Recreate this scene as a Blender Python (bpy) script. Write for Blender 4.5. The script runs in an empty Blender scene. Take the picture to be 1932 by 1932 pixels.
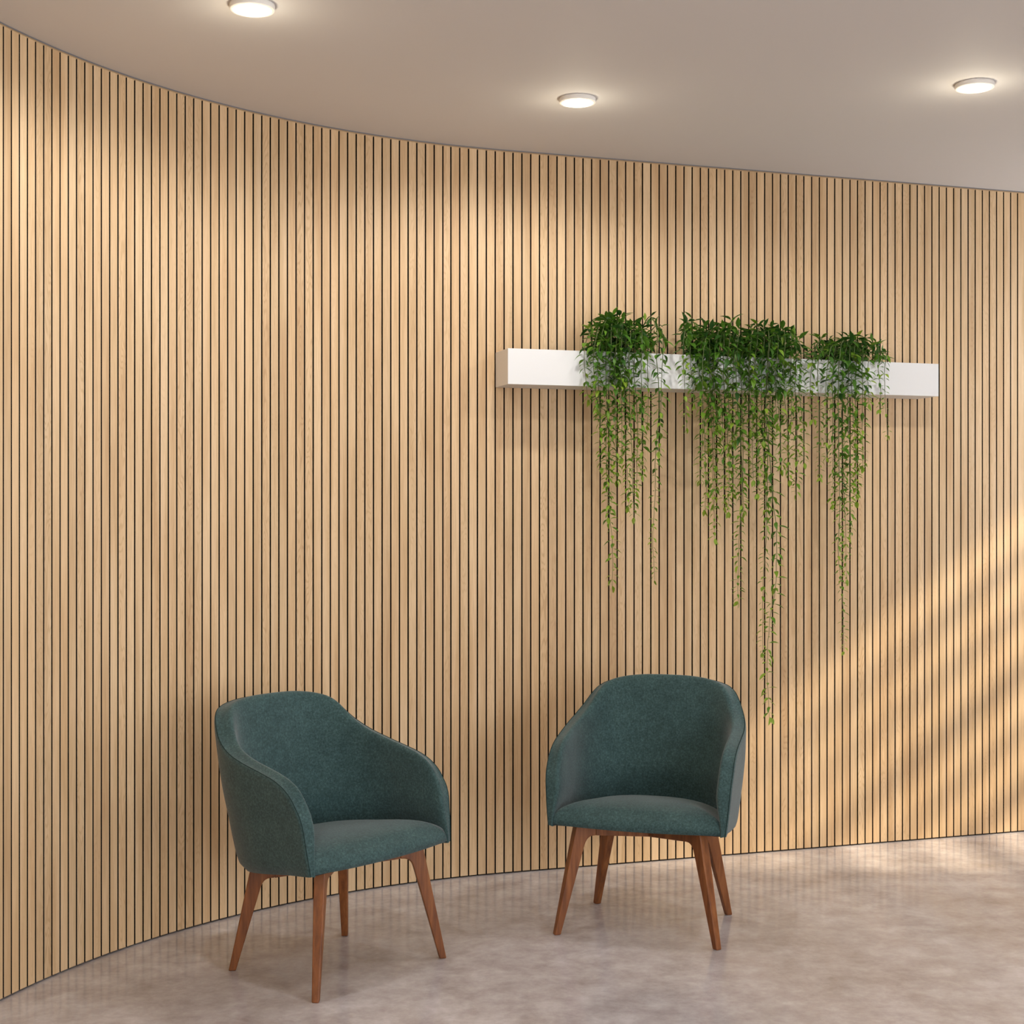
import bpy, math, random
from math import sin, cos, pi, sqrt, radians, atan2
from mathutils import Vector, Matrix

SC = bpy.context.scene
COL = SC.collection
random.seed(7)

# ------------------------------------------------------------------ camera numbers
FPX, CX, CY, EYE, ROOM_H = 2717.0, 966.0, 966.0, 1.40, 2.802

# ------------------------------------------------------------------ helpers
def mesh_obj(name, verts, faces, mat, parent=None, smooth=True, uvs=None, attr=None):
    me = bpy.data.meshes.new(name)
    me.from_pydata([tuple(v) for v in verts], [], faces)
    me.materials.append(mat)
    if smooth:
        me.polygons.foreach_set('use_smooth', [True] * len(me.polygons))
    if uvs is not None:
        ul = me.uv_layers.new(name='UVMap')
        for l in me.loops:
            ul.data[l.index].uv = uvs[l.vertex_index]
    if attr is not None:
        a = me.attributes.new('tint', 'FLOAT', 'POINT')
        a.data.foreach_set('value', attr)
    me.update()
    o = bpy.data.objects.new(name, me)
    COL.objects.link(o)
    if parent is not None:
        o.parent = parent
    return o

def empty(name, loc, rz, label, cat, group=None):
    o = bpy.data.objects.new(name, None)
    COL.objects.link(o)
    o.location = loc
    o.rotation_euler = (0, 0, rz)
    o.empty_display_size = .1
    tag(o, label, cat, group)
    return o

def tag(o, label, cat, group=None):
    o['label'] = label
    o['category'] = cat
    if group:
        o['group'] = group

def struct(o):
    o['kind'] = 'structure'
    return o

def bevel(o, w, seg=2, ang=35):
    m = o.modifiers.new('bevel', 'BEVEL')
    m.width = w
    m.segments = seg
    m.limit_method = 'ANGLE'
    m.angle_limit = radians(ang)
    return m

def box_geo(x0, x1, y0, y1, z0, z1, V, F):
    b = len(V)
    V += [(x0, y0, z0), (x1, y0, z0), (x1, y1, z0), (x0, y1, z0), (x0, y0, z1), (x1, y0, z1), (x1, y1, z1), (x0, y1, z1)]
    F += [(b, b+3, b+2, b+1), (b+4, b+5, b+6, b+7), (b, b+1, b+5, b+4), (b+1, b+2, b+6, b+5), (b+2, b+3, b+7, b+6), (b+3, b, b+4, b+7)]

def tube_geo(path, rad, V, F, n=5, attr=None, av=0.0):
    b0 = len(V)
    m = len(path)
    for i, p in enumerate(path):
        a = path[max(i-1, 0)]
        c = path[min(i+1, m-1)]
        t = (Vector(c) - Vector(a))
        if t.length < 1e-9:
            t = Vector((0, 0, 1))
        t.normalize()
        u = t.cross(Vector((0.31, 0.95, 0.02)))
        if u.length < 1e-4:
            u = t.cross(Vector((1, 0, 0)))
        u.normalize()
        w = t.cross(u)
        r = rad(i/(m-1)) if callable(rad) else rad
        for k in range(n):
            an = 2*pi*k/n
            V.append(tuple(Vector(p) + u*cos(an)*r + w*sin(an)*r))
            if attr is not None:
                attr.append(av)
    for i in range(m-1):
        for k in range(n):
            a = b0+i*n+k
            b = b0+i*n+(k+1) % n
            F.append((a, b, b+n, a+n))

# ------------------------------------------------------------------ materials
def new_mat(name):
    m = bpy.data.materials.new(name)
    m.use_nodes = True
    nt = m.node_tree
    for n in list(nt.nodes):
        nt.nodes.remove(n)
    out = nt.nodes.new('ShaderNodeOutputMaterial')
    bs = nt.nodes.new('ShaderNodeBsdfPrincipled')
    nt.links.new(bs.outputs[0], out.inputs[0])
    return m, nt, bs

def N(nt, t, **kw):
    n = nt.nodes.new(t)
    for k, v in kw.items():
        if k in n.inputs.keys():
            n.inputs[k].default_value = v
        else:
            setattr(n, k, v)
    return n

def math_node(nt, op, a, b=None):
    n = nt.nodes.new('ShaderNodeMath')
    n.operation = op
    for i, v in enumerate((a, b)):
        if v is None:
            continue
        if isinstance(v, (int, float)):
            n.inputs[i].default_value = v
        else:
            nt.links.new(v, n.inputs[i])
    return n.outputs[0]

def ramp(nt, fac, stops):
    r = nt.nodes.new('ShaderNodeValToRGB')
    el = r.color_ramp.elements
    while len(el) < len(stops):
        el.new(.5)
    for e, (p, c) in zip(el, stops):
        e.position = p
        e.color = (*c, 1)
    nt.links.new(fac, r.inputs[0])
    return r.outputs[0]

def mixc(nt, typ, fac, a, b):
    n = nt.nodes.new('ShaderNodeMix')
    n.data_type = 'RGBA'
    n.blend_type = typ
    for sock, v in ((n.inputs[0], fac), (n.inputs[6], a), (n.inputs[7], b)):
        if isinstance(v, (int, float)):
            sock.default_value = v
        elif isinstance(v, tuple):
            sock.default_value = (*v, 1)
        else:
            nt.links.new(v, sock)
    return n.outputs[2]

def bump(nt, bs, h, strength, dist):
    b = nt.nodes.new('ShaderNodeBump')
    b.inputs['Strength'].default_value = strength
    b.inputs['Distance'].default_value = dist
    nt.links.new(h, b.inputs['Height'])
    nt.links.new(b.outputs[0], bs.inputs['Normal'])

def plain(name, col, rough=.5, spec=.5, emit=None, estr=0):
    m, nt, bs = new_mat(name)
    bs.inputs['Base Color'].default_value = (*col, 1)
    bs.inputs['Roughness'].default_value = rough
    bs.inputs['Specular IOR Level'].default_value = spec
    if emit:
        bs.inputs['Emission Color'].default_value = (*emit, 1)
        bs.inputs['Emission Strength'].default_value = estr
    return m

def mat_oak():
    m, nt, bs = new_mat('oak_slats')
    uv = N(nt, 'ShaderNodeUVMap', uv_map='UVMap')
    sp = N(nt, 'ShaderNodeSeparateXYZ')
    nt.links.new(uv.outputs[0], sp.inputs[0])
    idx = math_node(nt, 'FLOOR', sp.outputs[0])
    fr = math_node(nt, 'FRACT', sp.outputs[0])
    wn = N(nt, 'ShaderNodeTexWhiteNoise', noise_dimensions='1D')
    nt.links.new(idx, wn.inputs['W'])
    # per slat offset
    off = math_node(nt, 'MULTIPLY', wn.outputs['Value'], 37.0)
    cu = math_node(nt, 'ADD', math_node(nt, 'MULTIPLY', fr, .035), off)
    cmb = N(nt, 'ShaderNodeCombineXYZ')
    nt.links.new(cu, cmb.inputs[0])
    nt.links.new(sp.outputs[1], cmb.inputs[1])
    nt.links.new(off, cmb.inputs[2])
    # fine straight grain
    mp = N(nt, 'ShaderNodeMapping')
    mp.inputs['Scale'].default_value = (420, 9, 1)
    nt.links.new(cmb.outputs[0], mp.inputs[0])
    n1 = N(nt, 'ShaderNodeTexNoise', Scale=1.0, Detail=4.0, Roughness=.6)
    nt.links.new(mp.outputs[0], n1.inputs['Vector'])
    # broad figure (cathedral lines): rings stretched along the slat
    mp2 = N(nt, 'ShaderNodeMapping')
    mp2.inputs['Scale'].default_value = (32, 4.5, 1)
    nt.links.new(cmb.outputs[0], mp2.inputs[0])
    n2 = N(nt, 'ShaderNodeTexNoise', Scale=1.0, Detail=1.0, Roughness=.4)
    nt.links.new(mp2.outputs[0], n2.inputs['Vector'])
    rings = math_node(nt, 'SINE', math_node(nt, 'MULTIPLY', n2.outputs['Fac'], 95.0))
    rings = math_node(nt, 'MULTIPLY', rings, .5)
    rings = math_node(nt, 'ADD', rings, .5)
    # large tonal drift
    mp3 = N(nt, 'ShaderNodeMapping')
    mp3.inputs['Scale'].default_value = (20, 1.3, 1)
    nt.links.new(cmb.outputs[0], mp3.inputs[0])
    n3 = N(nt, 'ShaderNodeTexNoise', Scale=1.0, Detail=2.0)
    nt.links.new(mp3.outputs[0], n3.inputs['Vector'])
    base = ramp(nt, n3.outputs['Fac'], [(.3, OAK[0]), (.5, OAK[1]), (.7, OAK[2])])
    grain = ramp(nt, n1.outputs['Fac'], [(.32, (.86, .84, .81)), (.6, (1.03, 1.03, 1.03))])
    c = mixc(nt, 'MULTIPLY', 1.0, base, grain)
    wn2 = N(nt, 'ShaderNodeTexWhiteNoise', noise_dimensions='1D')
    nt.links.new(math_node(nt, 'ADD', idx, 91.3), wn2.inputs['W'])
    figs = math_node(nt, 'MULTIPLY', math_node(nt, 'POWER', wn2.outputs['Value'], 2.0), .9)
    rg = ramp(nt, rings, [(0.0, (.82, .78, .73)), (.45, (1, 1, 1))])
    c = mixc(nt, 'MULTIPLY', figs, c, rg)
    tone = ramp(nt, wn.outputs['Value'], [(0, (.93, .92, .91)), (.5, (1.0, .99, .98)), (1, (1.04, 1.02, 1.0))])
    c = mixc(nt, 'MULTIPLY', 1.0, c, tone)
    nt.links.new(c, bs.inputs['Base Color'])
    bs.inputs['Roughness'].default_value = .55
    bs.inputs['Specular IOR Level'].default_value = .35
    bump(nt, bs, n1.outputs['Fac'], .12, .001)
    return m

def mat_floor():
    m, nt, bs = new_mat('polished_concrete')
    tc = N(nt, 'ShaderNodeTexCoord')
    def noise(sx, sy, det, rough, dist=0.0):
        mp = N(nt, 'ShaderNodeMapping')
        mp.inputs['Scale'].default_value = (sx, sy, 1)
        nt.links.new(tc.outputs['Object'], mp.inputs[0])
        n = N(nt, 'ShaderNodeTexNoise', Scale=1.0, Detail=det, Roughness=rough, Distortion=dist)
        nt.links.new(mp.outputs[0], n.inputs['Vector'])
        return n.outputs['Fac']
    a = noise(1.7, 1.7, 3, .5)
    b = noise(8, 8, 10, .66, .15)
    d = noise(45, 45, 6, .7)
    base = ramp(nt, b, [(.30, (.365, .33, .335)), (.5, (.485, .455, .47)), (.70, (.60, .58, .61))])
    big = ramp(nt, a, [(.35, (.86, .84, .82)), (.65, (1.08, 1.08, 1.08))])
    c = mixc(nt, 'MULTIPLY', 1.0, base, big)
    fine = ramp(nt, d, [(.35, (.93, .93, .93)), (.65, (1.05, 1.05, 1.05))])
    c = mixc(nt, 'MULTIPLY', 1.0, c, fine)
    nt.links.new(c, bs.inputs['Base Color'])
    r = N(nt, 'ShaderNodeMapRange')
    r.inputs['To Min'].default_value = .10
    r.inputs['To Max'].default_value = .20
    nt.links.new(b, r.inputs['Value'])
    nt.links.new(r.outputs[0], bs.inputs['Roughness'])
    bs.inputs['Specular IOR Level'].default_value = .55
    bump(nt, bs, d, .02, .001)
    return m

def mat_paint(name, col, rough=.7):
    m, nt, bs = new_mat(name)
    tc = N(nt, 'ShaderNodeTexCoord')
    n = N(nt, 'ShaderNodeTexNoise', Scale=180.0, Detail=3.0)
    nt.links.new(tc.outputs['Object'], n.inputs['Vector'])
    bs.inputs['Base Color'].default_value = (*col, 1)
    bs.inputs['Roughness'].default_value = rough
    bs.inputs['Specular IOR Level'].default_value = .3
    bump(nt, bs, n.outputs['Fac'], .04, .001)
    return m

def mat_fabric():
    m, nt, bs = new_mat('teal_fabric')
    tc = N(nt, 'ShaderNodeTexCoord')
    n1 = N(nt, 'ShaderNodeTexNoise', Scale=420.0, Detail=3.0, Roughness=.7)
    n2 = N(nt, 'ShaderNodeTexNoise', Scale=16.0, Detail=6.0, Roughness=.65)
    n3 = N(nt, 'ShaderNodeTexNoise', Scale=150.0, Detail=4.0, Roughness=.8)
    for n in (n1, n2, n3):
        nt.links.new(tc.outputs['Object'], n.inputs['Vector'])
    base = ramp(nt, n3.outputs['Fac'], [(.35, (.021, .046, .047)), (.52, (.038, .078, .078)), (.70, (.072, .132, .131))])
    mot = ramp(nt, n2.outputs['Fac'], [(.32, (.84, .86, .87)), (.68, (1.18, 1.16, 1.15))])
    c = mixc(nt, 'MULTIPLY', 1.0, base, mot)
    nt.links.new(c, bs.inputs['Base Color'])
    bs.inputs['Roughness'].default_value = .85
    bs.inputs['Specular IOR Level'].default_value = .25
    bs.inputs['Sheen Weight'].default_value = .26
    bs.inputs['Sheen Roughness'].default_value = .45
    bs.inputs['Sheen Tint'].default_value = (.92, .92, .96, 1)
    bump(nt, bs, n1.outputs['Fac'], .35, .0015)
    return m

def mat_walnut():
    m, nt, bs = new_mat('walnut_wood')
    tc = N(nt, 'ShaderNodeTexCoord')
    mp = N(nt, 'ShaderNodeMapping')
    mp.inputs['Scale'].default_value = (60, 60, 5)
    nt.links.new(tc.outputs['Object'], mp.inputs[0])
    n = N(nt, 'ShaderNodeTexNoise', Scale=1.0, Detail=5.0, Roughness=.6)
    nt.links.new(mp.outputs[0], n.inputs['Vector'])
    c = ramp(nt, n.outputs['Fac'], [(.3, (.125, .038, .010)), (.52, (.220, .072, .019)), (.72, (.31, .115, .034))])
    nt.links.new(c, bs.inputs['Base Color'])
    bs.inputs['Roughness'].default_value = .42
    bs.inputs['Specular IOR Level'].default_value = .45
    return m

def mat_leaf():
    m, nt, bs = new_mat('leaf_green')
    at = N(nt, 'ShaderNodeAttribute', attribute_name='tint')
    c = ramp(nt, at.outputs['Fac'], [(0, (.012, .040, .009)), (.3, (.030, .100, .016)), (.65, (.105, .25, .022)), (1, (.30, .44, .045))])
    nt.links.new(c, bs.inputs['Base Color'])
    bs.inputs['Roughness'].default_value = .42
    bs.inputs['Specular IOR Level'].default_value = .4
    tr = N(nt, 'ShaderNodeBsdfTranslucent')
    nt.links.new(c, tr.inputs['Color'])
    mx = N(nt, 'ShaderNodeMixShader')
    mx.inputs[0].default_value = .34
    nt.links.new(bs.outputs[0], mx.inputs[1])
    nt.links.new(tr.outputs[0], mx.inputs[2])
    out = [n for n in nt.nodes if n.type == 'OUTPUT_MATERIAL'][0]
    nt.links.new(mx.outputs[0], out.inputs[0])
    return m

OAK = [(.56, .375, .205), (.65, .462, .27), (.71, .528, .33)]
M_OAK = mat_oak()
M_BLACK = plain('black_backing', (.006, .006, .006), .9, .1)
M_FLOOR = mat_floor()
M_CEIL = mat_paint('ceiling_paint', (.62, .60, .59))
M_WALL = mat_paint('wall_paint', (.72, .66, .60))
M_GREY = plain('grey_trim', (.17, .17, .185), .5)
M_WHITE = mat_paint('planter_white', (.71, .71, .71), .45)
M_LAMP = mat_paint('lamp_white', (.78, .76, .73), .4)
M_GLOW = plain('lamp_diffuser', (1, 1, 1), .4, .3, (1.0, .93, .84), 9.0)
M_FAB = mat_fabric()
M_SEAM = plain('seam_thread', (.020, .036, .035), .9, .1)
M_WAL = mat_walnut()
M_LEAF = mat_leaf()
M_STEM = plain('stem_green', (.10, .13, .045), .6, .3)
M_SOIL = plain('dark_soil', (.03, .02, .014), .95, .1)
M_FRAME = plain('window_frame_dark', (.05, .05, .05), .5)

# ------------------------------------------------------------------ wall line
TH = .31187
T0 = Vector((-.01336, 5.57915))
U = Vector((cos(TH), sin(TH)))          # along the straight wall, to the right
NR = Vector((sin(TH), -cos(TH)))        # out of the wall into the room
RAD = 2.24159
CEN = T0 + NR*RAD
S_END = -(pi/2 - TH)*RAD                # where the arc has turned straight toward the viewer
S_RIGHT = (3.6 - T0.x)/U.x

def wall_frame(s):
    """point on the face line, unit tangent (growing s), unit normal into the room"""
    if s >= 0:
        return T0 + U*s, U.copy(), NR.copy()
    if s >= S_END:
        a = -s/RAD
        n = NR*cos(a) + U*sin(a)
        return CEN - n*RAD, Vector((-n.y, n.x)), n
    P, t, n = wall_frame(S_END)
    return P + t*(s-S_END), t, n

def groove_positions():
    g = []
    k = 0
    while True:
        s = -.26805 - k*.03569
        if s < -8.9:
            break
        g.append(s)
        k += 1
    g.reverse()
    k = 0
    while True:
        s = -.23534 + k*.03623
        if s > S_RIGHT + .1:
            break
        g.append(s)
        k += 1
    return g

def build_feature_wall():
    gs = groove_positions()
    GAP, DEP, Z0, Z1 = .0056, .013, .006, ROOM_H-.0075
    V, F, UV = [], [], []
    for i in range(len(gs)-1):
        s0, s1 = gs[i]+GAP/2, gs[i+1]-GAP/2
        if s1 > S_RIGHT:
            s1 = S_RIGHT
            if s1 <= s0:
                continue
        Pa, ta, na = wall_frame(s0)
        Pb, tb, nb = wall_frame(s1)
        n = (na+nb).normalized()
        b = len(V)
        A2, B2 = Pa-n*DEP, Pb-n*DEP
        c = .0005
        t = (Pb-Pa).normalized()
        # front face with a small chamfer on both edges
        prof = [(A2, .02), (Pa-n*c, .03), (Pa+t*c, .06), (Pb-t*c, .94), (Pb-n*c, .97), (B2, .98)]
        for z in (Z0, Z1):
            for p, u in prof:
                V.append((p.x, p.y, z))
                UV.append((i+u, z))
        m = len(prof)
        for k in range(m-1):
            F.append((b+k, b+k+1, b+m+k+1, b+m+k))
        F.append(tuple(b+m+k for k in range(m)))
        F.append(tuple(b+m-1-k for k in range(m)))
    w = struct(mesh_obj('wall_slatted', V, F, M_OAK, smooth=False, uvs=UV))
    w.data.materials.append(M_BLACK)      # black core shows on the edges of each veneered slat
    for p in w.data.polygons:
        if p.index % 7 in (0, 4):
            p.material_index = 1
    # black backing sheet with real thickness
    V, F = [], []
    ss = [-8.9 + (S_RIGHT+8.9+.02)*k/400 for k in range(401)]
    for s in ss:
        P, t, n = wall_frame(s)
        a, b_ = P-n*.0125, P-n*.12
        V += [(a.x, a.y, 0), (a.x, a.y, ROOM_H), (b_.x, b_.y, ROOM_H), (b_.x, b_.y, 0)]
    for i in range(400):
        b = i*4
        for k in range(4):
            F.append((b+k, b+4+k, b+4+(k+1) % 4, b+(k+1) % 4))
    F.append((0, 1, 2, 3))
    F.append((1603, 1602, 1601, 1600))
    bk = mesh_obj('backing', V, F, M_BLACK, parent=w, smooth=False)
    # thin grey line under the ceiling, thin black shadow gap at the floor
    def strip(name, z0, z1, off0, off1, mat):
        V, F = [], []
        for s in ss:
            P, t, n = wall_frame(s)
            a, b_ = P+n*off1, P-n*off0
            V.extend([(a.x, a.y, z0), (a.x, a.y, z1), (b_.x, b_.y, z1), (b_.x, b_.y, z0)])
        for i in range(400):
            b = i*4
            for k in range(4):
                F.append((b+k, b+4+k, b+4+(k+1) % 4, b+(k+1) % 4))
        F.append((0, 1, 2, 3))
        F.append((1603, 1602, 1601, 1600))
        return struct(mesh_obj(name, V, F, mat, smooth=False))
    strip('trim_1', ROOM_H-.0035, ROOM_H, .008, .0015, M_GREY)
    strip('trim_2', ROOM_H-.0080, ROOM_H-.0035, .008, -.0004, M_WOODCAP)
    return w

M_WOODCAP = plain('oak_cap', (.40, .27, .15), .6, .3)
build_feature_wall()

XL = CEN.x - RAD
YB = -3.2
XR = 3.6
def slab(name, x0, x1, y0, y1, z0, z1, mat):
    V, F = [], []
    box_geo(x0, x1, y0, y1, z0, z1, V, F)
    return struct(mesh_obj(name, V, F, mat, smooth=False))
slab('floor', XL-.3, XR+.3, YB-.3, 7.4, -.12, 0, M_FLOOR)
slab('ceiling', XL-.3, XR+.3, YB-.3, 7.4, ROOM_H, ROOM_H+.12, M_CEIL)

# right-hand wall (out of the picture) with a window near the far corner
YC = (T0 + U*S_RIGHT).y           # far corner
def right_wall(win):
    y0, y1, z0, z1 = win
    V, F = [], []
    a0, a1, b0, b1 = WIN3
    box_geo(XR, XR+.14, YB-.1, a0, 0, ROOM_H, V, F)
    box_geo(XR, XR+.14, a0, a1, 0, b0, V, F)
    box_geo(XR, XR+.14, a0, a1, b1, ROOM_H, V, F)
    box_geo(XR, XR+.14, a1, y0, 0, ROOM_H, V, F)
    box_geo(XR, XR+.14, y1, YC+.3, 0, ROOM_H, V, F)
    box_geo(XR, XR+.14, y0, y1, 0, z0, V, F)
    box_geo(XR, XR+.14, y0, y1, z1, ROOM_H, V, F)
    return struct(mesh_obj('wall_right', V, F, M_WALL, smooth=False))
WIN = (YC-1.25, YC-.12, .95, 2.50)
WIN3 = (-1.6, .5, .4, 2.5)
right_wall(WIN)
def window_1():
    y0, y1, z0, z1 = WIN
    V, F = [], []
    x0, x1 = XR+.03, XR+.09
    w = .05
    box_geo(x0, x1, y0, y1, z0, z0+w, V, F)
    box_geo(x0, x1, y0, y1, z1-w, z1, V, F)
    box_geo(x0, x1, y0, y0+w, z0+w, z1-w, V, F)
    box_geo(x0, x1, y1-w, y1, z0+w, z1-w, V, F)
    for zc, hh in ((1.20, .09), (1.46, .05), (1.72, .11), (1.98, .06), (2.22, .08)):
        box_geo(x0+.01, x1-.01, y0+w, y1-w, zc-hh/2, zc+hh/2, V, F)
    return struct(mesh_obj('window_1', V, F, M_FRAME, smooth=False))
window_1()

# wall behind the camera with a broad window opening
def back_wall():
    V, F = [], []
    y0, y1 = YB-.14, YB
    wx0, wx1, wz0, wz1 = BW
    box_geo(XL-.2, wx0, y0, y1, 0, ROOM_H, V, F)
    box_geo(wx1, XR+.14, y0, y1, 0, ROOM_H, V, F)
    box_geo(wx0, wx1, y0, y1, 0, wz0, V, F)
    box_geo(wx0, wx1, y0, y1, wz1, ROOM_H, V, F)
    struct(mesh_obj('wall_behind', V, F, M_WALL, smooth=False))
    V, F = [], []
    w = .05
    box_geo(wx0, wx1, y0+.04, y0+.1, wz0, wz0+w, V, F)
    box_geo(wx0, wx1, y0+.04, y0+.1, wz1-w, wz1, V, F)
    for xx in (wx0, (wx0+wx1)/2-w/2, wx1-w):
        box_geo(xx, xx+w, y0+.04, y0+.1, wz0+w, wz1-w, V, F)
    struct(mesh_obj('window_2', V, F, M_FRAME, smooth=False))
BW = (2.0, 3.4, .3, 2.6)
back_wall()

# ------------------------------------------------------------------ ceiling lamps
def lathe(profile, n=48):
    V, F = [], []
    m = len(profile)
    for k in range(n):
        a = 2*pi*k/n
        for r, z in profile:
            V.append((r*cos(a), r*sin(a), z))
    for k in range(n):
        k2 = (k+1) % n
        for i in range(m-1):
            F.append((k*m+i, k2*m+i, k2*m+i+1, k*m+i+1))
    return V, F

def make_lamp(loc, label):
    t = empty('ceiling_light', loc, 0, label, 'ceiling light', 'round ceiling lights')
    V, F = lathe([(.001, 0), (.0620, 0), (.0625, -.002), (.0625, -.0135), (.0605, -.0155), (.0535, -.0160), (.0528, -.0145), (.001, -.0145)])
    h = mesh_obj('housing', V, F, M_LAMP, t)
    V, F = lathe([(.0001, -.0152), (.0528, -.0152), (.0528, -.0148), (.0001, -.0148)])
    mesh_obj('diffuser', V, F, M_GLOW, t)
    return t

lamp_pts = []
for (px, py) in ((476, 9), (1089.5, 186), (1839, 158)):
    d = FPX*(ROOM_H-EYE)/(CY-py)
    lamp_pts.append(((px-CX)*d/FPX, d))
lamp_lab = ['round white ceiling light cut by the top edge of the photo, leftmost of the three',
            'round white ceiling light above the planter, middle of the three',
            'round white ceiling light near the right edge of the photo, rightmost of the three']
L0 = None
for (x, y), lab in zip(lamp_pts, lamp_lab):
    if L0 is None:
        L0 = make_lamp((x, y, ROOM_H), lab)
    else:
        r = L0.copy()
        COL.objects.link(r)
        r.location = (x, y, ROOM_H)
        r['label'] = lab
        for ch in L0.children:
            c = ch.copy()
            COL.objects.link(c)
            c.parent = r

def light(name, typ, loc, energy, col, **kw):
    l = bpy.data.lights.new(name, typ)
    l.energy = energy
    l.color = col
    for k, v in kw.items():
        setattr(l, k, v)
    o = bpy.data.objects.new(name, l)
    COL.objects.link(o)
    o.location = loc
    return o
WARM = (1.0, .98, .94)
SPOT = 24.5
for (x, y), k in zip(lamp_pts, (1.1, 1.0, 1.3)):
    light('lamp_or_fill_beam', 'SPOT', (x, y, ROOM_H-.035), SPOT*k, WARM, spot_size=radians(172), spot_blend=.45, shadow_soft_size=.035)
    light('lamp_spill', 'POINT', (x, y, ROOM_H-.13), .8*k, (1.0, .90, .70), shadow_soft_size=.03)
# unseen fill beams added without fixtures, to brighten floor, chairs and wall
for (x, y) in ((1.3, 2.4), (-.4, 1.7), (2.8, 3.0), (.7, .1)):
    light('lamp_or_fill_beam', 'SPOT', (x, y, ROOM_H-.035), SPOT*.78, WARM, spot_size=radians(165), spot_blend=.6, shadow_soft_size=.06)

# sun and sky
sun_h = Vector((-U.x, -U.y)).normalized()
phi = radians(20)
hd = Vector((sun_h.x*cos(phi) - NR.x*sin(phi), sun_h.y*cos(phi) - NR.y*sin(phi)))
sd = Vector((hd.x, hd.y, -.76*cos(phi))).normalized()
so = light('sun', 'SUN', (8, 2, 6), 6.5, (1.0, .84, .60), angle=radians(3.6))
so.rotation_euler = (-sd).to_track_quat('Z', 'Y').to_euler()

w = bpy.data.worlds.new('sky')
SC.world = w
w.use_nodes = True
bg = w.node_tree.nodes['Background']
bg.inputs[0].default_value = (.88, .94, 1.0, 1)
bg.inputs[1].default_value = 10.5
def portal(loc, rot, sx, sy):
    o = light('window_portal', 'AREA', loc, 1, (1, 1, 1), shape='RECTANGLE', size=sx, size_y=sy)
    o.data.cycles.is_portal = True
    o.rotation_euler = rot
portal((XR+.12, (WIN[0]+WIN[1])/2, (WIN[2]+WIN[3])/2), (0, pi/2, 0), WIN[3]-WIN[2], WIN[1]-WIN[0])
portal((XR+.12, (WIN3[0]+WIN3[1])/2, (WIN3[2]+WIN3[3])/2), (0, pi/2, 0), WIN3[3]-WIN3[2], WIN3[1]-WIN3[0])
portal(((BW[0]+BW[1])/2, YB-.12, (BW[2]+BW[3])/2), (pi/2, 0, 0), BW[1]-BW[0], BW[3]-BW[2])

# ------------------------------------------------------------------ planter
PL0, PL_LEN, PL_D, PZ0, PZ1 = None, 1.881, .157, 1.881, 2.016
PL0 = (Vector((-.0633, 5.562)) - T0).dot(U)       # left end, along the wall
def W(s, o, z):
    p = T0 + U*s + NR*o
    return Vector((p.x, p.y, z))
pm = T0 + U*(PL0+PL_LEN/2)
planter = empty('wall_planter', (pm.x, pm.y, PZ0), TH, 'long white box planter fixed on the slatted wood wall', 'planter')
def planter_geo():
    h, L, D, t = PZ1-PZ0, PL_LEN/2, PL_D, .008
    # local: x along, y = toward the wall is +, front is -D
    o = [(-L, 0.0), (-L, -D), (L, -D), (L, 0.0)]
    i = [(-L+t, -t), (-L+t, -D+t), (L-t, -D+t), (L-t, -t)]
    V = [(x, y, 0) for x, y in o] + [(x, y, h) for x, y in o] + [(x, y, h) for x, y in i] + [(x, y, .012) for x, y in i]
    F = [(0, 1, 2, 3)[::-1]]
    for k in range(4):
        k2 = (k+1) % 4
        F.append((k, k2, 4+k2, 4+k))
        F.append((4+k, 4+k2, 8+k2, 8+k))
        F.append((8+k, 8+k2, 12+k2, 12+k))
    F.append((12, 13, 14, 15))
    b = mesh_obj('box', V, F, M_WHITE, planter, smooth=False)
    bevel(b, .0012, 2)
    V, F = [], []
    nx, ny = 60, 5
    for a in range(nx+1):
        for c in range(ny+1):
            V.append((-L+t+.001+(2*L-2*t-.002)*a/nx, -t-.001-(D-2*t-.002)*c/ny, h-.03+random.uniform(-.004, .004)))
    for a in range(nx):
        for c in range(ny):
            q = a*(ny+1)+c
            F.append((q, q+ny+1, q+ny+2, q+1))
    mesh_obj('soil', V, F, M_SOIL, planter)
planter_geo()

# ------------------------------------------------------------------ trailing plants
def s_at(px, o):
    """distance along the wall of the point seen in column px on the plane o in front of the wall"""
    k = (px-CX)/FPX
    B = T0 + NR*o
    # B.x + U.x s = k (B.y + U.y s)
    return (k*B.y - B.x)/(U.x - k*U.y)
def z_at(py, s, o):
    d = (T0 + U*s + NR*o).y
    return EYE + (CY-py)*d/FPX

def leaf_geo(base, D, up, L, wid, tint, V, F, A, curl):
    D = D.normalized()
    side = D.cross(up)
    if side.length < 1e-3:
        side = D.cross(Vector((1, 0, 0)))
    side.normalize()
    nrm = side.cross(D).normalized()
    st = [(0, .06), (.10, .16), (.28, .78), (.48, 1.0), (.68, .78), (.86, .36), (1.0, .02)]
    b = len(V)
    for t, w_ in st:
        c = base + D*(L*(t - .12*curl*t*t)) - nrm*(curl*L*.38*t*t)
        hw = wid*w_*.5
        fold = hw*.38
        V.append(tuple(c - side*hw + nrm*fold))
        V.append(tuple(c))
        V.append(tuple(c + side*hw + nrm*fold))
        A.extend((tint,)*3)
    for i in range(len(st)-1):
        q = b+i*3
        F.append((q, q+1, q+4, q+3))
        F.append((q+1, q+2, q+5, q+4))

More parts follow.
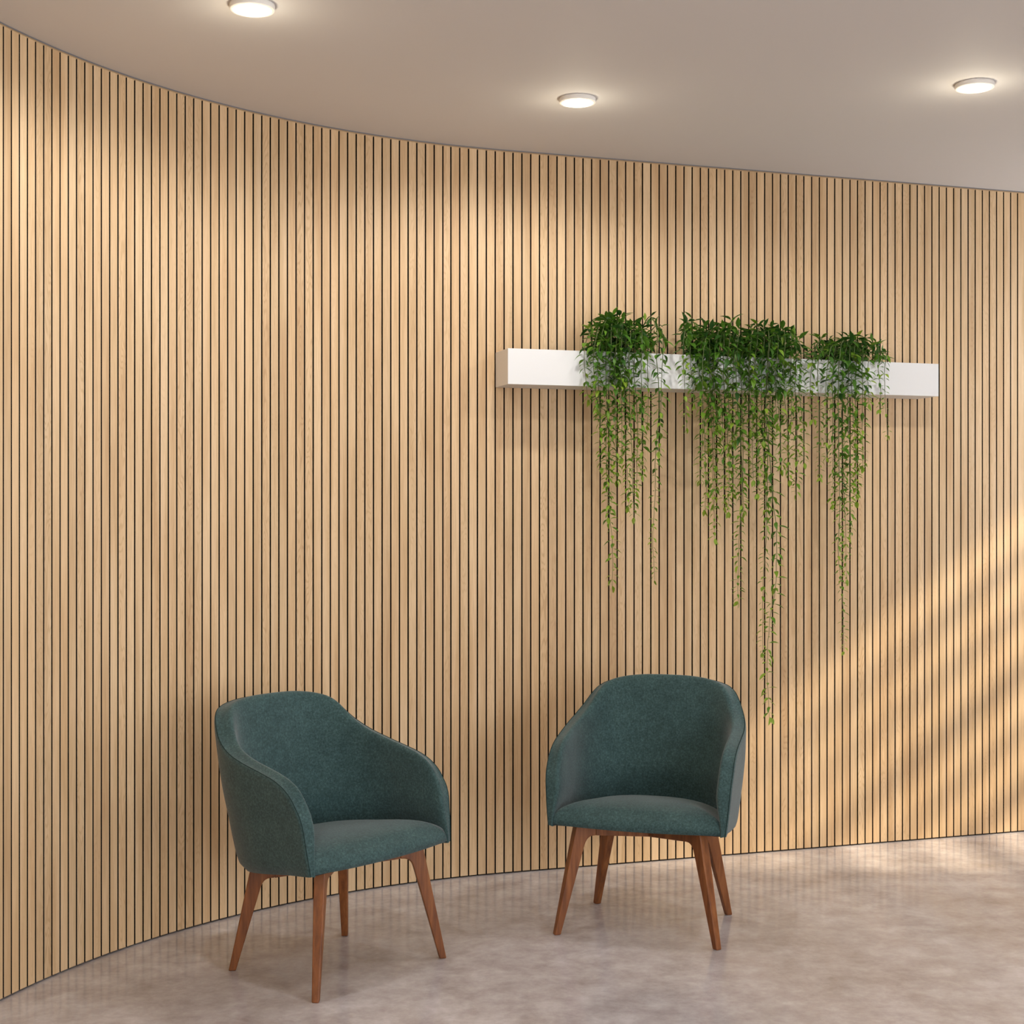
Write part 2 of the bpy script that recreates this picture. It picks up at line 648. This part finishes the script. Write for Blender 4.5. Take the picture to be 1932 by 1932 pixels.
def vine(parent, inv, rng, path, leaf0, leaf1, gap0, gap1, tint0, tint1):
    """path: list of world points from the soil to the tip"""
    # resample smooth (Catmull-Rom)
    P = [Vector(p) for p in path]
    P = [P[0]*2-P[1]] + P + [P[-1]*2-P[-2]]
    pts = []
    for i in range(1, len(P)-2):
        m = max(3, int((P[i+1]-P[i]).length/.012))
        for k in range(m):
            t = k/m
            a, b, c, d = P[i-1], P[i], P[i+1], P[i+2]
            pts.append(.5*((2*b) + (c-a)*t + (2*a-5*b+4*c-d)*t*t + (3*b-a-3*c+d)*t**3))
    pts.append(P[-2])
    jit = Vector((0, 0, 0))
    for i, p in enumerate(pts):
        jit += Vector((rng.gauss(0, .0007), rng.gauss(0, .0007), 0))
        jit *= .96
        p += jit
    L = [0]
    for a, b in zip(pts, pts[1:]):
        L.append(L[-1]+(b-a).length)
    tot = L[-1]
    SV, SF = [], []
    tube_geo([inv @ p for p in pts], lambda t: .0015*(1-t)+.0007, SV, SF, 4)
    stem = mesh_obj('vine', SV, SF, M_STEM, parent)
    V, F, A = [], [], []
    x = .035
    j = 0
    az = rng.uniform(0, pi)
    i = 0
    while x < tot:
        while i < len(L)-2 and L[i+1] < x:
            i += 1
        f_ = x/tot
        a, b = pts[i], pts[i+1]
        p = a.lerp(b, min(1, (x-L[i])/max(1e-6, L[i+1]-L[i])))
        tan = (b-a).normalized()
        sz = leaf0 + (leaf1-leaf0)*f_**1.0
        az += pi/2 + rng.gauss(0, .35)
        n1 = tan.cross(Vector((.3, .2, .93)))
        if n1.length < .15:
            n1 = tan.cross(Vector((1, 0, 0)))
        n1.normalize()
        n2 = tan.cross(n1)
        for sg in (1, -1):
            if rng.random() < .10:
                continue
            out = (n1*cos(az) + n2*sin(az))*sg
            dr = out*1.1 + tan*rng.uniform(.0, .5) + Vector((0, 0, rng.uniform(-.35, .25)))
            up = Vector((rng.gauss(0, .25), rng.gauss(0, .25), 1)) - tan*.25
            ll = sz*rng.uniform(.7, 1.25)
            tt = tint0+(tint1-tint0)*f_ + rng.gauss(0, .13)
            if rng.random() < .08:
                tt += .25
            leaf_geo(p + out*.002, dr, up, ll, ll*rng.uniform(.27, .38), min(1, max(0, tt)), V, F, A, rng.uniform(.2, 1.3))
        x += (gap0 + (gap1-gap0)*f_)*rng.uniform(.75, 1.3)
        j += 1
    # terminal leaves
    tp = pts[-1]
    for k in range(2):
        leaf_geo(tp, Vector((rng.gauss(0, .3), rng.gauss(0, .3), -1 if f_ else 1)), Vector((rng.gauss(0, 1), rng.gauss(0, 1), .2)), leaf1*1.1, leaf1*.5, min(1, tint1+.1), V, F, A, .4)
    V = [tuple(inv @ Vector(v)) for v in V]
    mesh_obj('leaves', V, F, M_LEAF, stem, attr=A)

def hang(parent, inv, rng, px_root, px_peak, py_peak, pxs, o_hang=None, leaf0=.056, leaf1=.024, dens=1.0):
    """pxs: list of (px, py) followed by the hanging part, last one is the tip"""
    o = o_hang if o_hang is not None else PL_D + rng.uniform(.018, .06)
    oi = rng.uniform(.03, .12)
    s0 = s_at(px_root, oi)
    path = [W(s0, oi, PZ1-.03)]
    sp = s_at(px_peak, oi+.02)
    zp = z_at(py_peak, sp, oi) + rng.uniform(-.022, .020)
    path.append(W((s0+sp*2)/3, oi+.01, (PZ1-.03+zp*2)/3))
    path.append(W(sp, (oi+o)/2+.005, zp))
    first = True
    for (px, py) in pxs:
        s = s_at(px, o)
        z = z_at(py, s, o)
        if first:
            path.append(W((s*3+sp)/4, o, (zp*.55+PZ1*.45) if zp > PZ1+.02 else PZ1-.005))
            first = False
        if z < path[-1].z-.01:
            path.append(W(s + rng.gauss(0, .002), o + rng.gauss(0, .004), z))
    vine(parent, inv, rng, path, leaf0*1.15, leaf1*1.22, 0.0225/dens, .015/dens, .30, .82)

def shoot(parent, inv, rng, px_root, tx, ty, o_tip, leaf=.042):
    oi = rng.uniform(.03, .13)
    s0 = s_at(px_root, oi)
    s1 = s_at(tx, o_tip)
    z1 = z_at(ty, s1, o_tip)
    zm = max(PZ1+.03, z1 + rng.uniform(.0, .03))
    path = [W(s0, oi, PZ1-.03), W((2*s0+s1)/3, (oi*2+o_tip)/3, (PZ1-.03+zm*2)/3), W((s0+2*s1)/3, (oi+2*o_tip)/3, zm), W(s1, o_tip, z1)]
    vine(parent, inv, rng, path, leaf*1.2, leaf*1.05, .016, .016, .26, .50)

def plant(label, x0, x1, strands, shoots, seed, group):
    rng = random.Random(seed)
    sc = s_at((x0+x1)/2, .08)
    base = W(sc, .08, PZ1-.03)
    e = empty('trailing_plant', base, TH, label, 'plant', group)
    inv = Matrix.LocRotScale(base, Matrix.Rotation(TH, 3, 'Z'), None).inverted()
    for st in strands:
        hang(e, inv, rng, *st)
    for (xa, xb, ya, yb, n) in shoots:
        for k in range(n):
            tx, ty = rng.uniform(xa, xb), rng.uniform(ya, yb)
            shoot(e, inv, rng, tx + rng.uniform(-12, 12), tx, ty, rng.choice((rng.uniform(.02, .12), PL_D+rng.uniform(.01, .045))))
    return e

G = 'trailing plants in the white planter'
plant('leftmost of the three trailing green plants in the white planter, with two long thin strands', 1100, 1250, [
    (1125, 1108, 625, [(1104, 660), (1107, 720), (1112, 752)], None, .050, .028),
    (1130, 1120, 620, [(1120, 680), (1127, 760), (1132, 812)], None, .052, .022),
    (1140, 1135, 610, [(1131, 690), (1134, 780), (1137, 880)]),
    (1145, 1140, 600, [(1143, 700), (1148, 850), (1150, 960), (1156, 1030), (1155, 1104)]),
    (1150, 1150, 605, [(1150, 700), (1146, 830), (1148, 975)]),
    (1155, 1160, 612, [(1160, 690), (1158, 800), (1162, 905)]),
    (1165, 1165, 608, [(1168, 690), (1170, 790), (1172, 862)]),
    (1165, 1172, 612, [(1176, 700), (1180, 830), (1184, 955)]),
    (1175, 1180, 618, [(1186, 700), (1190, 820), (1194, 975)]),
    (1180, 1190, 620, [(1197, 700), (1200, 800), (1201, 925)]),
    (1185, 1195, 622, [(1208, 700), (1212, 800), (1214, 895)]),
    (1190, 1205, 618, [(1222, 700), (1224, 760), (1222, 800)], None, .050, .022),
    (1195, 1215, 606, [(1240, 680), (1242, 740), (1241, 820), (1238, 930), (1237, 1010), (1236, 1094)], PL_D+.05, .042, .018, .85),
    (1200, 1230, 628, [(1252, 675), (1250, 720), (1246, 850)], PL_D+.06, .044, .03, .8),
    (1140, 1130, 640, [(1128, 700), (1126, 770)], None, .052, .026),
], [(1108, 1215, 600, 680, 8), (1125, 1205, 640, 720, 4), (1185, 1235, 625, 670, 2)], 11, G)

plant('widest and densest of the trailing green plants, in the middle of the white planter', 1290, 1500, [
    (1310, 1290, 618, [(1288, 670), (1292, 740), (1294, 806)], None, .050, .022),
    (1315, 1302, 606, [(1300, 680), (1306, 760)], None, .052, .026),
    (1320, 1318, 625, [(1318, 700), (1324, 800), (1322, 905)]),
    (1325, 1325, 628, [(1326, 700), (1330, 850), (1331, 962)]),
    (1335, 1335, 620, [(1336, 700), (1342, 850), (1343, 950)]),
    (1340, 1342, 618, [(1345, 710), (1350, 850), (1352, 1015)]),
    (1350, 1352, 616, [(1354, 700), (1362, 800), (1364, 955)]),
    (1360, 1362, 618, [(1364, 700), (1372, 800), (1376, 965)]),
    (1370, 1372, 615, [(1374, 700), (1380, 830), (1384, 930)]),
    (1380, 1385, 618, [(1388, 720), (1396, 850), (1398, 950), (1390, 1040), (1391, 1134)], PL_D+.045),
    (1390, 1395, 620, [(1400, 720), (1404, 850), (1405, 965)]),
    (1400, 1405, 622, [(1412, 720), (1418, 800), (1421, 905)]),
    (1405, 1418, 620, [(1424, 720), (1430, 820), (1433, 930)]),
    (1420, 1430, 622, [(1438, 720), (1440, 850), (1441, 990)]),
    (1425, 1440, 620, [(1448, 720), (1452, 850), (1456, 940), (1463, 1010), (1462, 1100), (1450, 1170), (1447, 1250), (1450, 1352)], PL_D+.055, .052, .028, .85),
    (1430, 1445, 625, [(1455, 720), (1450, 850), (1448, 1000), (1440, 1100), (1437, 1230)], PL_D+.03, .044, .02, .8),
    (1440, 1455, 628, [(1466, 720), (1472, 800), (1474, 885)]),
    (1445, 1465, 630, [(1478, 720), (1486, 820), (1487, 905)]),
    (1450, 1475, 634, [(1490, 720), (1492, 800)], None, .052, .026),
    (1455, 1480, 636, [(1500, 730), (1505, 800), (1504, 932)]),
    (1460, 1485, 640, [(1508, 730), (1515, 800), (1518, 872)]),
    (1345, 1350, 640, [(1348, 720), (1352, 800)], None, .046, .03),
    (1375, 1382, 640, [(1384, 720), (1386, 830)], None, .046, .03),
    (1405, 1412, 640, [(1412, 720), (1416, 810)], None, .046, .03),
    (1435, 1442, 640, [(1444, 720), (1440, 830)], None, .046, .03),
    (1455, 1462, 640, [(1464, 720), (1468, 800)], None, .046, .03),
], [(1312, 1480, 618, 680, 18), (1315, 1490, 650, 740, 15), (1285, 1320, 606, 640, 3)], 23, G)

plant('rightmost of the three trailing green plants, nearest the right end of the white planter', 1530, 1660, [
    (1545, 1535, 645, [(1532, 690), (1530, 760), (1534, 790)], None, .052, .026),
    (1550, 1545, 650, [(1545, 700), (1548, 800), (1548, 900)], None, .042, .02, .9),
    (1555, 1555, 650, [(1556, 710), (1556, 800), (1558, 862)], None, .042, .02, .9),
    (1570, 1572, 648, [(1572, 720), (1574, 850), (1572, 950)]),
    (1575, 1580, 645, [(1580, 720), (1580, 850), (1584, 960), (1581, 1050), (1590, 1120), (1592, 1228)], PL_D+.05, .046, .017),
    (1580, 1588, 645, [(1590, 720), (1590, 850), (1592, 950), (1598, 1040), (1600, 1092)]),
    (1590, 1596, 645, [(1600, 720), (1602, 850), (1604, 1005)]),
    (1595, 1602, 645, [(1608, 720), (1610, 830), (1612, 930)]),
    (1600, 1608, 648, [(1616, 720), (1617, 830), (1616, 945)]),
    (1605, 1615, 650, [(1624, 720), (1628, 800), (1630, 880)]),
    (1610, 1628, 648, [(1638, 700), (1640, 760)], None, .052, .028),
    (1615, 1640, 655, [(1656, 700), (1660, 740), (1660, 772)], None, .040, .02, .85),
    (1625, 1655, 664, [(1668, 700), (1672, 760), (1674, 822)], PL_D+.05, .040, .018, .8),
], [(1525, 1655, 640, 675, 11), (1560, 1635, 655, 715, 3)], 37, G)

# ------------------------------------------------------------------ tub armchair
def interp(tab, x):
    if x <= tab[0][0]:
        return tab[0][1]
    for (a, va), (b, vb) in zip(tab, tab[1:]):
        if x <= b:
            t = (x-a)/(b-a)
            return va+(vb-va)*t
    return tab[-1][1]

def smooth_interp(tab, x):
    """monotone-ish cubic (Catmull tangents, clamped)"""
    n = len(tab)
    if x <= tab[0][0]:
        return tab[0][1]
    if x >= tab[-1][0]:
        return tab[-1][1]
    for i in range(n-1):
        if x <= tab[i+1][0]:
            break
    def sl(k):
        if k <= 0 or k >= n-1:
            a, b = (0, 1) if k <= 0 else (n-2, n-1)
            return (tab[b][1]-tab[a][1])/(tab[b][0]-tab[a][0])
        h0, h1 = tab[k][0]-tab[k-1][0], tab[k+1][0]-tab[k][0]
        d0, d1 = (tab[k][1]-tab[k-1][1])/h0, (tab[k+1][1]-tab[k][1])/h1
        if d0*d1 <= 0:
            return 0
        return 3*(h0+h1)/((2*h1+h0)/d0+(h1+2*h0)/d1)
    h = tab[i+1][0]-tab[i][0]
    t = (x-tab[i][0])/h
    return ((2*t**3-3*t*t+1)*tab[i][1] + (t**3-2*t*t+t)*h*sl(i) + (-2*t**3+3*t*t)*tab[i+1][1] + (t**3-t*t)*h*sl(i+1))

YF = [(.30, -.217), (.36, -.213), (.45, -.202), (.52, -.190), (.56, -.176), (.62, -.165), (.9, -.16)]
AW = [(.28, .285), (.36, .2935), (.45, .303), (.58, .311), (.70, .309), (.82, .298)]
BK = [(.28, .255), (.36, .283), (.50, .306), (.65, .326), (.82, .346)]
Y0 = [(.28, -.06), (.45, -.02), (.65, .03), (.82, .05)]
EX = [(.28, 2.3), (.45, 2.4), (.65, 2.7), (.82, 3.1)]
def plan_curve(z, m=160):
    yf, a, b, y0, n = (smooth_interp(t, z) for t in (YF, AW, BK, Y0, EX))
    pts = [(a, yf + (y0-yf)*k/40) for k in range(40)]
    for k in range(m+1):
        t = pi/2*k/m
        pts.append((a*max(0, cos(t))**(2/n), y0+(b-y0)*sin(t)**(2/n)))
    return pts
_cache = {}
def half_plan(z):
    key = round(z, 3)
    if key not in _cache:
        p = plan_curve(key)
        L = [0]
        for a, b in zip(p, p[1:]):
            L.append(L[-1]+sqrt((a[0]-b[0])**2+(a[1]-b[1])**2))
        _cache[key] = (p, L)
    return _cache[key]
def plan_pt(q, z):
    """q in [0,1]: 0 = front edge, 1 = middle of the back; x>=0 side"""
    z0 = math.floor(z*1000)/1000
    res = []
    for zz in (z0, z0+.001):
        p, L = half_plan(zz)
        t = q*L[-1]
        lo, hi = 0, len(L)-1
        while hi-lo > 1:
            mid = (lo+hi)//2
            if L[mid] <= t:
                lo = mid
            else:
                hi = mid
        f_ = (t-L[lo])/max(1e-9, L[hi]-L[lo])
        res.append((p[lo][0]+(p[hi][0]-p[lo][0])*f_, p[lo][1]+(p[hi][1]-p[lo][1])*f_))
    f_ = (z-z0)*1000
    return (res[0][0]*(1-f_)+res[1][0]*f_, res[0][1]*(1-f_)+res[1][1]*f_)

def zb(y):
    return .362 - .13*(y+.21)

SL = .72
RIM = [(0, .500), (.003, .528), (.010, .552), (.022, .575), (.040, .594), (.065, .610), (.10, .624), (.16, .639), (.24, .657), (.31, .677),
       (.355, .697), (.39, .719), (.42, .745), (.45, .768), (.485, .784), (.53, .794), (.58, .801), (.65, .806), (.72, .807)]


def make_chair(loc, rz, label):
    t = empty('armchair', loc, rz, label, 'armchair', 'teal tub armchairs')
    # parameter samples
    qs = []
    NQ = 64
    for k in range(NQ+1):
        u = k/NQ
        qs.append(u**1.55 if True else u)
    full = [(q, 1) for q in qs] + [(q, -1) for q in reversed(qs[:-1])]
    rim = []
    for q in qs:
        rim.append((q*SL, smooth_interp(RIM, q*SL)))
    bound = [(0.0, .34), (0, .40), (0, .45)] + rim + [(2*SL-s, z) for s, z in reversed(rim)]
    def bdist(s, z):
        best, bp = 1e9, None
        for (a, za), (b, zb_) in zip(bound, bound[1:]):
            dx, dz = b-a, zb_-za
            l2 = dx*dx+dz*dz
            if l2 < 1e-14:
                continue
            u = max(0, min(1, ((s-a)*dx+(z-za)*dz)/l2))
            px_, pz_ = a+dx*u, za+dz*u
            d = (s-px_)**2+(z-pz_)**2
            if d < best:
                best, bp = d, (px_, pz_)
        return sqrt(best), bp
    NR_ = 34
    rows = [1-(1-k/NR_)**1.7 for k in range(NR_+1)]
    Vo, Vi, Rm = [], [], []
    for ci, q in enumerate(qs):
        zr = rim[ci][1]
        co, cin = [], []
        for w_ in rows:
            # bottom height follows the tilt of the seat
            x, y = plan_pt(q, .34)
            z_low = zb(y)
            z = z_low + (zr-z_low)*w_
            x, y = plan_pt(q, z)
            e = .004
            qa, qb = max(0, q-e), min(1, q+e)
            ax, ay = plan_pt(qa, z)
            bx, by = plan_pt(qb, z)
            tx, ty = bx-ax, by-ay
            l = sqrt(tx*tx+ty*ty)
            tx, ty = tx/l, ty/l
            if q >= .999:
                tx, ty = -1, 0
            nx, ny = ty, -tx      # outward
            s = q*SL
            d, bp = bdist(s, z)
            def sec(d, r):
                v = min(1, d/r)
                return sqrt(max(0, 1-(1-v)**2))
            # outer skin
            eo = .0045*sec(d, .014)
            hb = z - z_low
            eb = .018*(1-sec(hb+.0001, .045))
            eb *= min(1, s/.12)
            co.append((x+nx*(eo-eb), y+ny*(eo-eb), z))
            # inner skin
            fr = max(0, min(1, (z-.35)/.15))
            T = .050*(.35+.65*fr*fr*(3-2*fr))
            if s > .2:
                T += .012*min(1, (s-.2)/.25)
            r = .058
            th = T*sec(d, r)
            pv = min(1, d/.05)
            lift = d + (.008 + .010*min(1, s/.06))*sin(pi*pv) - .05*pv*pv if d < .05 else 0
            ox, oz = (0, 0)
            if d > 1e-6:
                ox, oz = (bp[0]-s)/d, (bp[1]-z)/d
            elif w_ > .999:
                ox, oz = 0, 1
            cin.append((x-nx*th - (tx*(-ox))*lift, y-ny*th - (ty*(-ox))*lift, z+oz*lift))
        Vo.append(co)
        Vi.append(cin)
    def full_cols(C):
        return C + [[(-x, y, z) for (x, y, z) in c] for c in reversed(C[:-1])]
    FO, FI = full_cols(Vo), full_cols(Vi)
    V, F = [], []
    nc, nr = len(FO), NR_+1
    for c in FO:
        V += c
    bi = len(V)
    for c in FI:
        V += c
    for a in range(nc-1):
        for b in range(nr-1):
            q = a*nr+b
            F.append((q, q+nr, q+nr+1, q+1))
            q += bi
            F.append((q, q+1, q+nr+1, q+nr))
    # underside
    cb = len(V)
    V.append((0, .02, zb(.02)+.002))
    # separate copy of the bottom loop keeps the edge crisp
    lp = []
    for c in FO:
        lp.append(len(V))
        V.append(c[0])
    for a in range(nc-1):
        F.append((lp[a+1], lp[a], cb))
    F.append((lp[0], lp[-1], cb))
    shell = mesh_obj('backrest', V, F, M_FAB, t)
    # stitched seam along the edge
    line = [Vector(FO[0][b]) for b in range(0, nr)] + [Vector(c[-1]) for c in FO[1:-1]] + [Vector(FO[-1][b]) for b in range(nr-1, -1, -1)]
    SV, SF = [], []
    tube_geo(line, .0013, SV, SF, 6)
    mesh_obj('seam', SV, SF, M_SEAM, shell)
    # seat cushion
    bd = []
    NB = 40
    for k in range(NB+1):
        q = (k/NB)**1.2
        x, y = plan_pt(q, .385)
        ax, ay = plan_pt(max(0, q-.01), .385)
        bx, by = plan_pt(min(1, q+.01), .385)
        tx, ty = bx-ax, by-ay
        l = sqrt(tx*tx+ty*ty)
        nx, ny = ty/l, -tx/l
        ins = .006 + .018*min(1, q/.2)
        bd.append((x-nx*ins, y-ny*ins))
    bd[-1] = (0, bd[-1][1])
    ring = bd + [(-x, y) for x, y in reversed(bd[:-1])]
    xe = bd[0][0]
    NF = 36
    yfr = bd[0][1]
    for k in range(1, NF):
        x = -xe+2*xe*k/NF
        ring.append((x, yfr - .026*(1-(abs(x)/xe)**2.4)))
    m = len(ring)
    c0 = (0, .03)
    V, F = [], []
    RR = [0, .12, .24, .36, .48, .58, .67, .75, .81, .86, .90, .93, .955, .975, .99, 1.0]
    V.append((c0[0], c0[1], 0))
    def top(x, y, r):
        lo = zb(y)+.004
        if y < -.2:
            lo -= .006*(1-(x/xe)**2)
        Hh = .442 - zb(-.07) - .004
        return lo + Hh*max(0, 1-r**3.0)**.47
    V[0] = (c0[0], c0[1], top(c0[0], c0[1], 0))
    for r in RR[1:]:
        for (x, y) in ring:
            X, Y = c0[0]+(x-c0[0])*r, c0[1]+(y-c0[1])*r
            V.append((X, Y, top(X, Y, r)))
    for k in range(m):
        k2 = (k+1) % m
        F.append((0, 1+k, 1+k2))
        for a in range(len(RR)-2):
            b = 1+a*m
            F.append((b+k, b+m+k, b+m+k2, b+k2))
    cb = len(V)
    V.append((0, .03, zb(.03)+.004))
    b = 1+(len(RR)-2)*m
    for k in range(m):
        F.append((b+(k+1) % m, b+k, cb))
    mesh_obj('seat', V, F, M_FAB, t)
    # legs and crossing rails
    feet = [(-.267, -.205), (.267, -.205), (.2355, .205), (-.2355, .205)]
    ends = []
    for fx, fy in feet:
        R = sqrt(fx*fx+fy*fy)
        ux, uy = -fx/R, -fy/R
        vx, vy = -uy, ux
        rt = .083 if fy < 0 else .075
        zt = zb(fy+uy*rt)+.001
        zbm = zt-.035
        r_in = rt+.019
        pin = []
        # inner edge from the foot up, fillet, joint
        def Lp(a, b_, u):
            return (a[0]+(b_[0]-a[0])*u, a[1]+(b_[1]-a[1])*u)
        A, B = (.0110, 0), (r_in, zbm)
        for u in (0, .45, .8, .9):
            pin.append(Lp(A, B, u))
        s_ = pin[-1]
        e_ = (r_in+.024, zbm)
        for k in range(1, 7):
            u = k/7
            pin.append(((1-u)**2*s_[0]+2*u*(1-u)*B[0]+u*u*e_[0], (1-u)**2*s_[1]+2*u*(1-u)*B[1]+u*u*e_[1]))
        pin.append(e_)
        pin.append((r_in+.034, zbm))
        pout = []
        A2, B2 = (-.0110, 0), (rt-.019, zt)
        n = len(pin)
        for k, (r_, z_) in enumerate(pin):
            if k < 4:
                pout.append(Lp(A2, B2, (0, .45, .8, .9)[k]))
            else:
                u = (k-3)/(n-4)
                # travel along the top from the outer corner to the joint
                pout.append((B2[0]+(r_in+.034-B2[0])*max(0, (u-.12)/.88), zt) if u > .12 else B2)
        V, F = [], []
        for k in range(n):
            for (r_, z_) in (pout[k], pin[k]):
                hw = (.0105 + (.0165-.0105)*min(1, z_/.28))
                for sg in (-1, 1):
                    V.append((fx+ux*r_+vx*hw*sg, fy+uy*r_+vy*hw*sg, z_))
        for k in range(n-1):
            a = k*4
            # order: out-,out+,in-,in+
            F.append((a, a+4, a+5, a+1))
            F.append((a+2, a+3, a+7, a+6))
            F.append((a, a+2, a+6, a+4))
            F.append((a+1, a+5, a+7, a+3))
        F.append((0, 1, 3, 2))
        a = (n-1)*4
        F.append((a, a+2, a+3, a+1))
        lg = mesh_obj('leg', V, F, M_WAL, t, smooth=False)
        bevel(lg, .0038, 3, 40)
        rj = r_in+.034
        ends.append((fx+ux*rj, fy+uy*rj, zbm, zt, vx, vy))
    for a, b in ((0, 2), (1, 3)):
        A, B = ends[a], ends[b]
        V, F = [], []
        for (x, y, z0, z1, vx, vy), sg0 in ((A, 1), (B, -1)):
            for z in (z0, z1):
                for sg in (-1, 1):
                    V.append((x+vx*.0155*sg*sg0, y+vy*.0155*sg*sg0, z))
        F = [(0, 1, 3, 2), (4, 6, 7, 5), (0, 4, 5, 1), (2, 3, 7, 6), (0, 2, 6, 4), (1, 5, 7, 3)]
        rl = mesh_obj('cross_rail', V, F, M_WAL, t, smooth=False)
        bevel(rl, .002, 2, 40)
    return t

def floor_pt(px, py):
    d = FPX*EYE/(py-CY)
    return Vector(((px-CX)*d/FPX, d))
c1 = (floor_pt(437, 1830)+floor_pt(597, 1891)+floor_pt(651, 1765)+floor_pt(835, 1807))/4
c2 = (floor_pt(1050, 1763)+floor_pt(1353.5, 1791)+floor_pt(1126, 1704)+floor_pt(1374.5, 1726))/4
chair = make_chair((c1.x, c1.y, 0), radians(50.1), 'teal fabric armchair on the left, turned to face the right, nearer the viewer')
r = chair.copy()
COL.objects.link(r)
r.location = (c2.x, c2.y, 0)
r.rotation_euler = (0, 0, radians(-17.9))
r['label'] = 'teal fabric armchair under the hanging plants, facing forward, farther from the viewer'
for ch in chair.children:
    c = ch.copy()
    COL.objects.link(c)
    c.parent = r
    for g in ch.children:
        g2 = g.copy()
        COL.objects.link(g2)
        g2.parent = c

# ------------------------------------------------------------------ camera and view
cd = bpy.data.cameras.new('camera')
cd.sensor_fit = 'HORIZONTAL'
cd.sensor_width = 36
cd.lens = 36*FPX/1932
cd.clip_start = .05
cam = bpy.data.objects.new('camera', cd)
COL.objects.link(cam)
cam.location = (0, 0, EYE)
cam.rotation_euler = (pi/2, 0, 0)
SC.camera = cam
SC.view_settings.view_transform = 'Standard'
SC.view_settings.look = 'None'
SC.view_settings.exposure = 0
SC.view_settings.gamma = 1
SC.cycles.use_denoising = True
SC.cycles.max_bounces = 10
SC.cycles.diffuse_bounces = 6
SC.cycles.sample_clamp_indirect = 6
SC.cycles.caustics_reflective = False
SC.cycles.caustics_refractive = False
